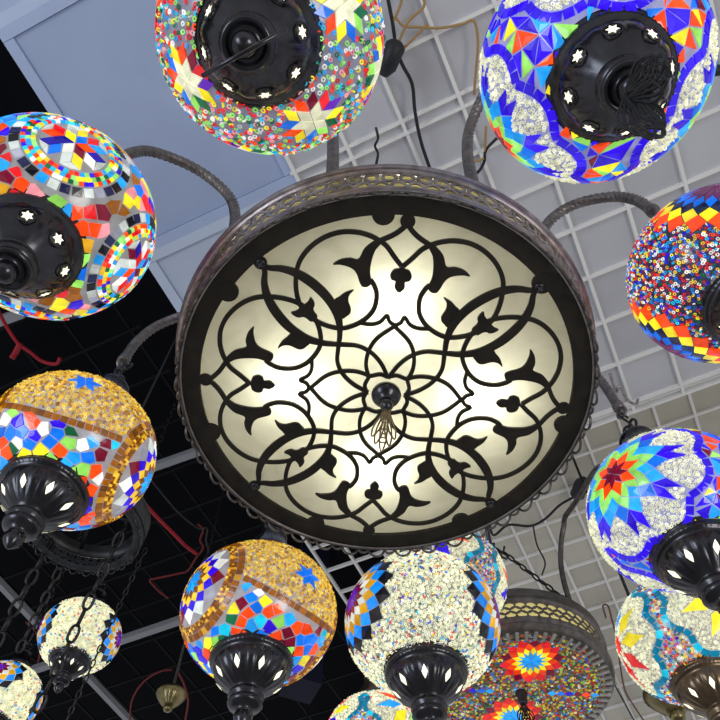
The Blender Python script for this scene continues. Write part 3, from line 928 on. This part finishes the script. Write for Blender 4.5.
make_lamp('mosaic_pendant_lamp', LAMPS['L6'], LR['L6'], .84, lambda s: pat_amber(s, [(-10,19),(-4,-167)], [(6,-71),(5,105)]), 'flute', (.02, .06),
          'amber beaded globe lamp with a blue star, left of the drum near the left edge', G, (170,166,172), .5, (.0045, .0024, .72, 1), cutphase=.3)

# ------------------------------------------------------------------ second chandelier and its lamps
D2H = 1.02
D2 = at(521, 692, D2H)
drum2 = empty('mosaic_drum_chandelier', D2, None, 'smaller drum chandelier with a mosaic panel of red star flowers, lower right', 'chandelier')
R2 = .178
s = Mosaic(R2, 1, (120,110,100), .4, True)
def ros2(c, rot):
    s.rosette(c, 14, [0, .018, .031, .042, .054, .067], ['SKY', 'YE', 'OR', ['RD','MA','RD']], rot)
cs = [(rr_*math.cos(a), rr_*math.sin(a)) for rr_, a in ((.096, -1.45), (.082, -1.45+PI))]
for i, c in enumerate(cs): ros2(c, .2*i)
for k, a in enumerate((.05, PI+.05)):
    for j, cl in enumerate(['SKY','BL','DB','MA','OR','SKY']):
        r0 = .055+j*.018; m_ = [(r0, 0), (r0+.010, .008), (r0+.020, 0), (r0+.010, -.008)]
        s.poly([np.array([x*math.cos(a)-y*math.sin(a), x*math.sin(a)+y*math.cos(a), 0]) for x, y in m_], C_[cl], 1, .004)
M3 = [C_[k] for k in ('RD','OR','GO','AM','DG','GR','SKY','NV','CR','YE','BR','DG','BL','MA','OC')]
s.beads(.0055, lambda d: random.choice(M3), .0029, .62)
s.build('mosaic_panel', drum2)
mb = MB()
mb.lathe([(.000,.172),(-.004,.178),(-.004,.186),(.002,.192),(.008,.196),(.012,.196),(.014,.193)], 120, cap=False)
mb.lathe([(.014,.193),(.022,.197),(.026,.196),(.030,.192)], 120, cap=False)
mb.lathe([(.064,.192),(.068,.197),(.074,.198),(.074,.198),(.082,.196),(.088,.191),(.098,.196),(.106,.189)], 120, cap=False)
N2 = 62
for i in range(N2):                 # square teeth round the panel
    a = 2*PI*i/N2; X = Matrix.Rotation(a, 4, 'Z')
    mb.box((.163,-.0034,-.007),(.186,.0034,-.003), 1, X)
mb.tube([Vector((.166*math.cos(2*PI*k/96), .166*math.sin(2*PI*k/96), -.004)) for k in range(96)], .002, 6, True)
def lattice2(mb, rad, z0, z1, N):
    for row in range(3):
        for i in range(N):
            a = 2*PI*(i+.5*(row % 2))/N; z = z0+(z1-z0)*(row+.5)/3
            w = PI*rad/N
            pts = [Vector((rad*math.cos(a+w*1.02*math.cos(t)/rad), rad*math.sin(a+w*1.02*math.cos(t)/rad), z+(z1-z0)*.26*math.sin(t))) for t in [2*PI*k/12 for k in range(12)]]
            mb.tube(pts, .0017, 5, True)
lattice2(mb, .191, .030, .064, 54)
mb.build('side_band', [MT['dull'], MT['steel']], drum2)
mb = MB(); mb.lathe([(.004,.187),(.09,.187)], 80, cap=False); mb.build('band_liner', MT['liner2'], drum2)
mb = MB(); mb.lathe([(.095,.19),(.10,.15),(.115,.06),(.13,.02)], 60, cap=False); mb.build('top_cover', MT['dull'], drum2)
mb = MB(); mb.lathe([(-.002,.013),(-.006,.013),(-.010,.010),(-.026,.0095),(-.030,.006),(-.032,0)], 28); mb.build('centre_boss', MT['cup'], drum2)
mb = MB(); filigree((0,0,-.03), (0,.1,-1), (1,0,0), .05, .03, mb, .0014, 5); mb.build('filigree_drop', MT['cup'], drum2)
# hub and three chains holding it
hub = Vector((0, 0, .40))
mb = MB(); mb.lathe([(.385,.004),(.39,.022),(.40,.026),(.42,.012),(.44,.007)], 24)
for k in range(8):
    a = 2*PI*k/8; mb.tube([Vector((.018*math.cos(a), .018*math.sin(a), .395)), Vector((.034*math.cos(a), .034*math.sin(a), .385)), Vector((.04*math.cos(a), .04*math.sin(a), .40))], .003, 6)
mb.tube([(0,0,.43),(0,0,2.66*KC-D2H)], .006, 8)
mb.build('hub', MT['cup'], drum2)
for k in range(3):
    a = -.75+2*PI*k/3
    mb = chain_mesh((.03*math.cos(a), .03*math.sin(a), .39), (.185*math.cos(a), .185*math.sin(a), .095), .032, .014, .0022)
    mb.build('support_chain', MT['chain'], drum2)

L9 = at(688, 638, .808); L11 = at(446, 583, 1.02); L12 = at(376, 741, .93)
for p, ky, rr_ in ((L9, 2, .108), (L11, 1, .113), (L12, 1, .103)):
    mb = MB(); eye = Vector((p.x-D2.x, p.y-D2.y, p.z-D2.z+.205*rr_/.1175+.0345+.0085))
    d = Vector((eye.x, eye.y, 0)); Rr = d.length; e = d/Rr
    a1 = math.atan2(e.y, e.x); a0 = a1+(.33 if ky > 1 else 0); top = .32
    prof = [(.17,.09,0),(.173,.2,0),(.188,.27,0),(.22,.315,.15),(.26,.32,.4),(Rr-.03,max(.27,eye.z+.08),.9),(Rr-.003,eye.z+.05,1),(Rr,eye.z+.004,1)]
    pts = []
    for r_, z_, b_ in [tuple(q) for q in catmull(prof, 12)]:
        an = a0+(a1-a0)*b_; pts.append(Vector((r_*math.cos(an), r_*math.sin(an), z_)))
    mb.tube(pts, .0062, 10); mb.tube(ring_pts(pts[-1]-Z*.008, .008, Z, Vector((-e.y, e.x, 0)), 14), .0028, 6, True)
    mb.build('arm', MT['lacemetal'], drum2)
G2 = 'teal bordered lamps of the mosaic drum chandelier'
make_lamp('mosaic_pendant_lamp', L9, .108, .84, lambda s: pat_teal(s, [(-2,172),(-8,-75),(0,60)], [.2,.4,.2], ('YE','SKY','LG','OR','DB','RD','RD','YE')), 'flute', (0, 0),
          'globe lamp of white and mixed beads with teal borders and a brown bronze cup', G2, (180,175,168), .45, (.0043, .0022, .78, 1), 'bronze', D2)
make_lamp('mosaic_pendant_lamp', L11, .113, .84, lambda s: pat_teal(s, [(10,-110),(0,10),(0,130)], [.5,.2,.2], ('DB','LG','OR','RD','SKY','YE','DB','OR')), 'flute', (0, 0),
          'teal bordered globe lamp peeking out between the drum and the white beaded lamp', G2, (180,175,168), .45, (.0043, .0022, .78, 1), 'bronze', D2)
make_lamp('mosaic_pendant_lamp', L12, .103, .84, lambda s: pat_teal(s, [(15,-50),(20,-160),(0,60)], [.2,.6,.2], ('YE','DB','YE','OR','SKY','YE','LG','YE')), 'flute', (0, 0),
          'teal bordered globe lamp cut by the bottom edge under the white beaded lamp', G2, (180,175,168), .45, (.0046, .0023, .95, 1), 'bronze', D2)

# ------------------------------------------------------------------ left background: dark ring, chains, small lamps
RG = at(84, 530, 1.0)
ringo = empty('ring_chandelier', RG, None, 'dark perforated ring chandelier behind the left amber lamp', 'chandelier')
mb = MB()
rr = .098
mb.lathe([(0,rr-.012),(-.004,rr-.004),(0,rr+.004),(.006,rr+.006),(.010,rr+.002)], 72, cap=False)
mb.lathe([(.034,rr+.002),(.038,rr+.008),(.044,rr+.008),(.050,rr),(.052,rr-.012)], 72, cap=False)
for k in range(4):
    a = .4+k*PI/2; mb.tube([(.004*math.cos(a), .004*math.sin(a), .056), (rr*math.cos(a), rr*math.sin(a), .050)], .003, 6)
band_lattice(mb, rr+.003, .009, .035, 44)
lace(mb, rr+.002, 0, 26, .007, .004, .010, .0011)
mb.lathe([(.006,rr+.007),(.036,rr+.007)], 60, cap=False)
mb.build('perforated_ring', MT['darkring'], ringo)
mb = MB(); mb.tube([(0,0,.05),(0,0,2.78-1.0)], .0022, 8); mb.build('stem', MT['cable'], ringo)

CH = [((52,540,1.03),(-6,648,.86),.036,'thick oval-link chain nearest the left edge'),
      ((60,568,1.06),(18,652,.93),.028,'thin oval-link chain just right of the thick left chain'),
      ((122,532,1.0),(36,712,.76),.034,'oval-link chain crossing in front of the small cream lamp'),
      ((146,548,1.02),(66,722,.78),.016,'fine-link chain along the right of the small cream lamp')]
for (a, b, lk, lb) in CH:
    p0 = at(*a); p1 = at(*b)
    mb = chain_mesh(p0, p1, lk, lk*.58, lk*.075+.0002)
    tag(mb.build('hanging_chain', MT['chain']), lb, 'chain', 'chains below the sooty ring')
G3 = 'small cream globe lamps far left'
L13 = at(80, 636, 1.254); L14 = at(3, 697, 1.21)
make_lamp('mosaic_pendant_lamp', L13, .097, .84, lambda s: pat_white(s, [(-2,-152),(-4,2),(0,105)], 11), 'flute', (0, 0),
          'small cream beaded globe lamp hanging behind the chains at the lower left', G3, (225,225,190), .6, (.0048, .0026, .85, 1), cutphase=.2)
make_lamp('mosaic_pendant_lamp', L14, .093, .84, lambda s: pat_white(s, [(12,-88),(0,30),(0,150)], 9), 'flute', (0, 0),
          'small cream globe lamp with a purple star, cut by the lower left corner', G3, (225,225,190), .6, (.0048, .0026, .85, 1))
for p in (L13, L14):
    mb = chain_mesh(p+Vector((0,0,.205)) , Vector((p.x, p.y, CAMZ+2.78)), .03, .016, .0024, 0, None, 5, 10)
    tag(mb.build('suspension_chain', MT['chain']), 'dark chain rising from the %s' % ('small cream lamp behind the hanging chains' if p is L13 else 'cream lamp in the lower left corner'), 'chain', 'chains holding the small cream lamps')

# unlit ribbed holders
def holder(name, p, k, m, label, rod_top, lean=(0,0)):
    root = empty(name, p, (lean[0], lean[1], 0), label, 'lamp holder')
    mb = MB()
    mb.lathe([(.030*k,.010*k),(.028*k,.040*k),(.022*k,.045*k),(.016*k,.044*k),(.004*k,.036*k),(-.010*k,.026*k),(-.018*k,.018*k),(-.022*k,.016*k)], 80, 0, lambda i, a, z: 1+(.06*abs(math.sin(a*14)) if 3 <= i <= 6 else 0))
    mb.build('ribbed_cup', MT[m], root)
    mb = MB(); mb.lathe([(-.022*k,.012*k),(-.026*k,.014*k),(-.034*k,.012*k),(-.038*k,.006*k),(-.039*k,0)], 32); mb.build('knob', MT[m], root)
    mb = MB(); mb.tube([(0,0,.028*k),(0,0,rod_top-p.z)], .004, 8); mb.build('rod', MT['chain'], root)
    return root
holder('pendant_lamp_holder', at(170, 700, 1.364), .95, 'brass', 'small unlit ribbed brass lamp holder hanging in the dark at the bottom left', CAMZ+2.78)
holder('pendant_lamp_holder', at(672, 702, 1.0), 1.15, 'brass', 'unlit ribbed brass lamp holder below the bronze cup at the bottom right', CAMZ+2.29)

# thin pin under the bead lamp, filigree drop under the blue lamp
mb = MB(); mb.tube([at(287, 29, .575), at(240, 55, .572), at(202, 76, .57)], .0017, 8)
k_ = at(240,52,.575)
tag(mb.build('hanging_pin', MT['cup']), 'thin dark metal pin slung under the bead lamp above the drum', 'pin')
mb = MB()
filigree(at(627, 96, .605), (at(662, 66, .575)-at(627, 96, .605)), (.3,1,-.2), .05, .03, mb, .0014, 6)
filigree(at(629, 95, .605), (at(650, 128, .575)-at(629, 95, .605)), (1,0,-.2), .05, .032, mb, .0014, 6)
tag(mb.build('hanging_charm', MT['cable']), 'black openwork filigree charm hanging under the deep blue lamp', 'charm')

# ------------------------------------------------------------------ ceiling
TH = math.radians(65.0)
E1 = Vector((math.cos(TH), math.sin(TH), 0)); E2 = Vector((math.cos(TH-PI/2), math.sin(TH-PI/2), 0))
def st(s_, t_, z): return E1*s_+E2*t_+Vector((0, 0, z))
RX = Matrix((( E1.x, E2.x, 0, 0), (E1.y, E2.y, 0, 0), (0, 0, 1, 0), (0, 0, 0, 1)))
def tiles(name, s0, ns, ds, t0, nt, dt, z, colfn, mat, thick=.012):
    mb = MB(); cc = []
    for i in range(ns):
        for j in range(nt):
            a = (s0+i*ds+.002, t0+j*dt+.002, z); b = (s0+(i+1)*ds-.002, t0+(j+1)*dt-.002, z+thick)
            mb.box(a, b, 0, RX); c = colfn(i, j)
            cc += [c+(1,)]*8
    mb.c = cc
    return tag(mb.build(name, mat), kind='structure')
def tcol(base):
    def f(i, j):
        v = random.uniform(.9, 1.08); return tuple(x*v for x in lin(base))
    return f
H1 = CAMZ+HC; H2 = CAMZ+2.66*KC
S0, DS = .407*KC, .157*KC; T0, DT = .232*KC, .157*KC; FS, FT, DF, DG = 2.178*KC, .082*KC, .157*KC, .152*KC
tiles('ceiling', S0-DS*9, 16, DS, T0-DT*4, 16, DT, H1, tcol((202,203,210)), MT['ceil'])
tiles('ceiling', FS-DF*4, 26, DF, FT-DG*7, 30, DG, H2, tcol((206,201,187)), MT['ceil'])
# bars of both grids
mb = MB()
for i in range(17):
    s_ = S0+DS*(i-9); w = .0040
    mb.box((s_-w, T0-DT*4-.01, H1-.010), (s_+w, T0+DT*12, H1+.004), 0, RX)
    if i in (9, 16): mb.box((s_+.024, T0-DT*4-.01, H1-.014), (s_+.031, T0+DT*12, H1+.004), 0, RX)
for j in range(17):
    t_ = T0+DT*(j-4); w = .0040
    mb.box((S0-DS*9, t_-w, H1-.012), (S0+DS*7+.03, t_+w, H1+.004), 0, RX)
tag(mb.build('trim_1', MT['tbar']), kind='structure')
mb = MB()
for i in range(27):
    s_ = FS+DF*(i-4); w = .0048
    mb.box((s_-w, FT-DG*9, H2-.010), (s_+w, FT+DG*23, H2+.004), 0, RX)
for j in range(33):
    t_ = FT+DG*(j-9); w = .0048
    mb.box((FS-DF*4, t_-w, H2-.012), (FS+DF*22, t_+w, H2+.004), 0, RX)
tag(mb.build('trim_2', MT['tbar']), kind='structure')

# smooth framed panels at upper left, cool light put into their bluish colour
def framed(name, s0, s1, t0, t1, z, col):
    mb = MB(); cc = []; w = .026; c = lin(col)
    def bx(a, b, k):
        mb.box(a, b, 0, RX); cc.extend([tuple(x*k for x in c)+(1,)]*8)
    bx((s0+w, t0+w, z+.003), (s1-w, t1-w, z+.015), 1)
    bx((s0, t0, z-.003), (s0+w-.001, t1, z+.015), 1.12); bx((s1-w+.001, t0, z-.003), (s1, t1, z+.015), 1.12)
    bx((s0+w, t0, z-.0031), (s1-w, t0+w-.001, z+.015), 1.12); bx((s0+w, t1-w+.001, z-.0031), (s1-w, t1, z+.015), 1.12)
    bx((s0, t0, z+.010), (s1, t1, z+.02), .7)
    mb.c = cc
    return tag(mb.build(name, MT['panel']), kind='structure')
framed('ceiling', -.213*KC, .4375*KC, -.905*KC, -.396*KC, H1, (172,188,222))
framed('ceiling', -1.1*KC, -.213*KC, -.905*KC, -.396*KC, H1, (188,202,232))
framed('ceiling', .4375*KC, 1.30*KC, -.905*KC, -.396*KC, H1, (196,208,230))

# black roof void with faint bars
mb = MB(); mb.box((-4, -5, CAMZ+2.78), (9, 5, CAMZ+2.785), 0, RX); tag(mb.build('ceiling', MT['plenum']), kind='structure')
mb = MB()
for i in range(26):
    s_ = -.5+i*.22; mb.box((s_-.005, -3.6, CAMZ+2.62), (s_+.005, -1.35, CAMZ+2.63), 0, RX)
for j in range(11):
    t_ = -3.6+j*.22; mb.box((-.5, t_-.005, CAMZ+2.625), (5.2, t_+.005, CAMZ+2.635), 0, RX)
tag(mb.build('trim_3', MT['darkbar']), kind='structure')
BARS = [((20,515.5),(250,435),7.5), ((-20,690),(190,619),8.5), ((-40,545),(140,735),7), ((-30,333),(22,314),9)]
for i, (a, b, w) in enumerate(BARS):
    mb = MB(); p = at(a[0], a[1], 2.5); q = at(b[0], b[1], 2.5)
    d = (q-p).normalized(); sd = Vector((-d.y, d.x, 0))*(w/745*2.95/2)
    lo_ = [p-sd, q-sd, q+sd, p+sd]
    mb.add(lo_+[v+Z*.03 for v in lo_], [(0,3,2,1),(4,5,6,7),(0,1,5,4),(1,2,6,5),(2,3,7,6),(3,0,4,7)], 0, False)
    tag(mb.build('trim_%d' % (i+4), MT['greybar']), kind='structure')
# navy column at the back
mb = MB(); p = at(300, 690, 2.0)
mb.box((-.07,-.07,0), (.07,.07,CAMZ+2.78-p.z), 0, Matrix.Translation(p) @ Matrix.Rotation(.4, 4, 'Z'))
tag(mb.build('trim_8', MT['navy']), kind='structure')

# ------------------------------------------------------------------ cables, wires, ribbons
def wire(name, pts, r, mat, label, cat, group=None, n=6, seg=6):
    P = [at(*p) for p in pts]
    mb = MB(); mb.tube([Vector(q) for q in catmull([tuple(v) for v in P], seg)], r, n)
    return tag(mb.build(name, MT[mat]), label, cat, group)
def plug(parent_label, pts, r, mat, label):
    root_p = at(*pts[0]); return root_p
H = 1.96*KC
def cable(pts, r, mat, label, body=None, seg=6):
    o = empty('hanging_cable', at(*pts[0]), None, label, 'cable'); o0 = o.location
    P = [at(*p)-o0 for p in pts]
    mb = MB(); mb.tube([Vector(q) for q in catmull([tuple(v) for v in P], seg)], r, 7); mb.build('cord', MT[mat], o)
    if body:
        a, b = at(*body[0])-o0, at(*body[1])-o0; d = b-a
        mb = MB(); k = body[2]
        mb.tube([a, a+d*.06, a+d*.15, a+d*.75, a+d*.93, b], [k*.35, k*.7, k, k*.95, k*.55, k*.4], 12)
        mb.build('connector', MT[mat], o)
    return o
cable([(384,-20,H),(392,20,H),(396,46,H),(402,64,H-.02),(412,84,H),(415,112,H),(421,142,H),(431,172,H)], .004, 'cable', 'black cable with an inline connector running down the ceiling at the top', ((398,40,1.660),(383,76,1.660),.022))
cable([(488,512,2.236),(493,535,2.219),(508,525,2.236),(530,526,2.219),(545,519,2.236),(560,505,2.236),(576,496,2.236)], .005, 'cable', 'black cable ending in a plug, right of the drum bottom', ((576,498,2.219),(584,478,2.219),.028))
cable([(533,525,2.253),(537,545,2.253),(545,562,2.236),(542,575,2.236)], .0035, 'cable', 'thin black cord hanging below the plugged cable')
cable([(700,71,1.634),(722,69,1.634),(742,74,1.634)], .005, 'cable', 'short black cable at the right edge beside the deep blue lamp', ((706,71,1.617),(724,70,1.617),.012))
Gt = 'tan wires on the ceiling'
for pts, lb in (([(396,18,H),(404,26,H),(418,27,H),(440,28,H),(462,24,H),(474,21,H),(478,42,H),(476,70,H),(474,95,H)], 'tan wire looping from the black connector towards the deep blue lamp'),
                ([(421,-8,H),(424,6,H),(408,22,H),(398,44,H)], 'short tan wire above the black connector'),
                ([(428,24,H),(416,36,H),(400,52,H)], 'tan wire end beside the black connector'),
                ([(393,22,H),(400,6,H),(404,-12,H)], 'tan wire leaving the top edge left of the connector'),
                ([(486,126,H),(485,146,H),(484,158,H),(473,163,H),(471,176,H),(475,190,H)], 'tan wire hanging behind the arm of the deep blue lamp')):
    wire('hanging_wire', pts, .003, 'tan', lb, 'wire', Gt)
wire('hanging_wire', [(497,138,H),(486,150,H),(484,162,H),(478,172,H),(468,176,H)], .0035, 'cable', 'black cord tip behind the arm of the deep blue lamp', 'wire')
wire('hanging_wire', [(376,128,H),(378,138,H-.03),(375,146,H-.03),(378,154,H-.03),(376,166,H-.05),(377,176,H-.05)], .003, 'chain', 'little twisted wire hanging just above the drum rim', 'wire')
wire('ceiling_hook', [(610,374,1.677),(616,392,1.677),(619,386,1.677),(624,395,1.677),(630,402,1.677),(636,404,1.677),(638,399,1.677)], .004, 'pewter', 'bent grey wire hook on the ceiling right of the drum', 'hook')
wire('hanging_wire', [(606,618,2.236),(603,606,2.236),(608,606,2.236),(612,620,2.236),(617,640,2.236),(620,664,2.236),(625,690,2.236),(634,706,2.236),(646,724,2.236)], .0038, 'brown', 'brown wire hanging beside the mosaic drum at lower right', 'wire')
wire('hanging_wire', [(612,680,2.236),(624,702,2.236),(636,724,2.236)], .004, 'cable', 'black cord below the mosaic drum at the bottom right', 'wire')
Gr = 'red ribbons and wires in the dark roof'
for pts, r, m, lb in (([(-6,302,1.978),(4,322,1.978),(14,338,1.978),(20,345,1.978),(30,352,1.978),(42,361,1.978),(56,364,1.978),(60,358,1.978)], .0055, 'red', 'red ribbon with a knot between the two left edge lamps'),
                 ([(20,344,1.978),(16,352,1.978),(12,358,1.961)], .010, 'red', 'red ribbon tail below the knot at the left edge'),
                 ([(145,504,1.978),(160,520,1.978),(176,536,1.978),(186,546,1.978),(197,554,1.978)], .0065, 'red', 'straight red ribbon between the two amber lamps'),
                 ([(198,524,1.978),(203,530,1.978),(200,540,1.978),(203,548,1.978),(196,558,1.978),(190,568,1.978),(186,572,1.978)], .0035, 'redwire', 'tangled red wire above the lower amber lamp'),
                 ([(186,572,1.978),(172,575,1.978),(158,578,1.978),(150,580,1.978),(154,586,1.978),(160,592,1.978),(168,598,1.978)], .004, 'redwire', 'red wire loop left of the lower amber lamp'),
                 ([(130,722,1.978),(131,704,1.978),(137,690,1.978),(148,678,1.978),(162,671,1.978),(172,670,1.978)], .0035, 'redwire', 'red wire arching over the brass lamp holder'),
                 ([(178,672,1.978),(184,684,1.978),(188,700,1.978),(186,716,1.978),(184,726,1.978)], .0045, 'redwire', 'red wire right of the brass lamp holder'),
                 ([(26,622,1.720),(36,632,1.720),(40,650,1.720),(38,662,1.720)], .003, 'redwire', 'short red wire between the two small cream lamps')):
    wire('hanging_ribbon' if m == 'red' else 'hanging_wire', pts, r, m, lb, 'ribbon' if m == 'red' else 'wire', Gr)
wire('hanging_wire', [(148,476,1.940),(164,496,1.940),(180,514,1.940),(198,528,1.940),(207,528,1.940),(206,540,1.940),(208,552,1.940),(200,566,1.940)], .003, 'chain', 'dark cord tied between the two amber lamps', 'wire')

# ------------------------------------------------------------------ light
w = bpy.data.worlds.new('shop'); SC.world = w; w.use_nodes = True
N = w.node_tree.nodes; L = w.node_tree.links; bg = N['Background']
tc = N.new('ShaderNodeTexCoord'); sx = N.new('ShaderNodeSeparateXYZ'); L.new(tc.outputs['Generated'], sx.inputs[0])
rp = N.new('ShaderNodeValToRGB'); L.new(sx.outputs['Z'], rp.inputs['Fac'])
rp.color_ramp.elements[0].position = .0; rp.color_ramp.elements[0].color = (.66, .67, .70, 1)
rp.color_ramp.elements[1].position = 1.0; rp.color_ramp.elements[1].color = (.12, .12, .13, 1)
L.new(rp.outputs['Color'], bg.inputs['Color']); bg.inputs['Strength'].default_value = .7
def area(name, loc, target, size, energy, col):
    ld = bpy.data.lights.new(name, 'AREA'); ld.shape = 'RECTANGLE'; ld.size = size[0]; ld.size_y = size[1]; ld.energy = energy; ld.color = col
    o = bpy.data.objects.new(name, ld); COL.objects.link(o); o.location = loc
    o.rotation_euler = (Vector(target)-Vector(loc)).to_track_quat('-Z', 'Y').to_euler(); return o
area('cool_fill_light', (-2.6, -1.4, .9), (-.3, .3, 3.0), (1.2, 1.6), 36, (.82, .9, 1))  # added cool area light for a bluish sheen on the metal, source unseen
area('warm_fill_light', (1.8, -1.0, .4), (.4, .6, 3.2), (.9, .9), 22, (1, .97, .92))  # added warm area light from below for highlights on the metal, source unseen
mb = MB(); mb.box((-3.5, -3.5, -.05), (3.5, 4.5, 0)); tag(mb.build('floor', mat_plain('pale shop floor', (205, 203, 198), .5, .4, .05, 2)), kind='structure')
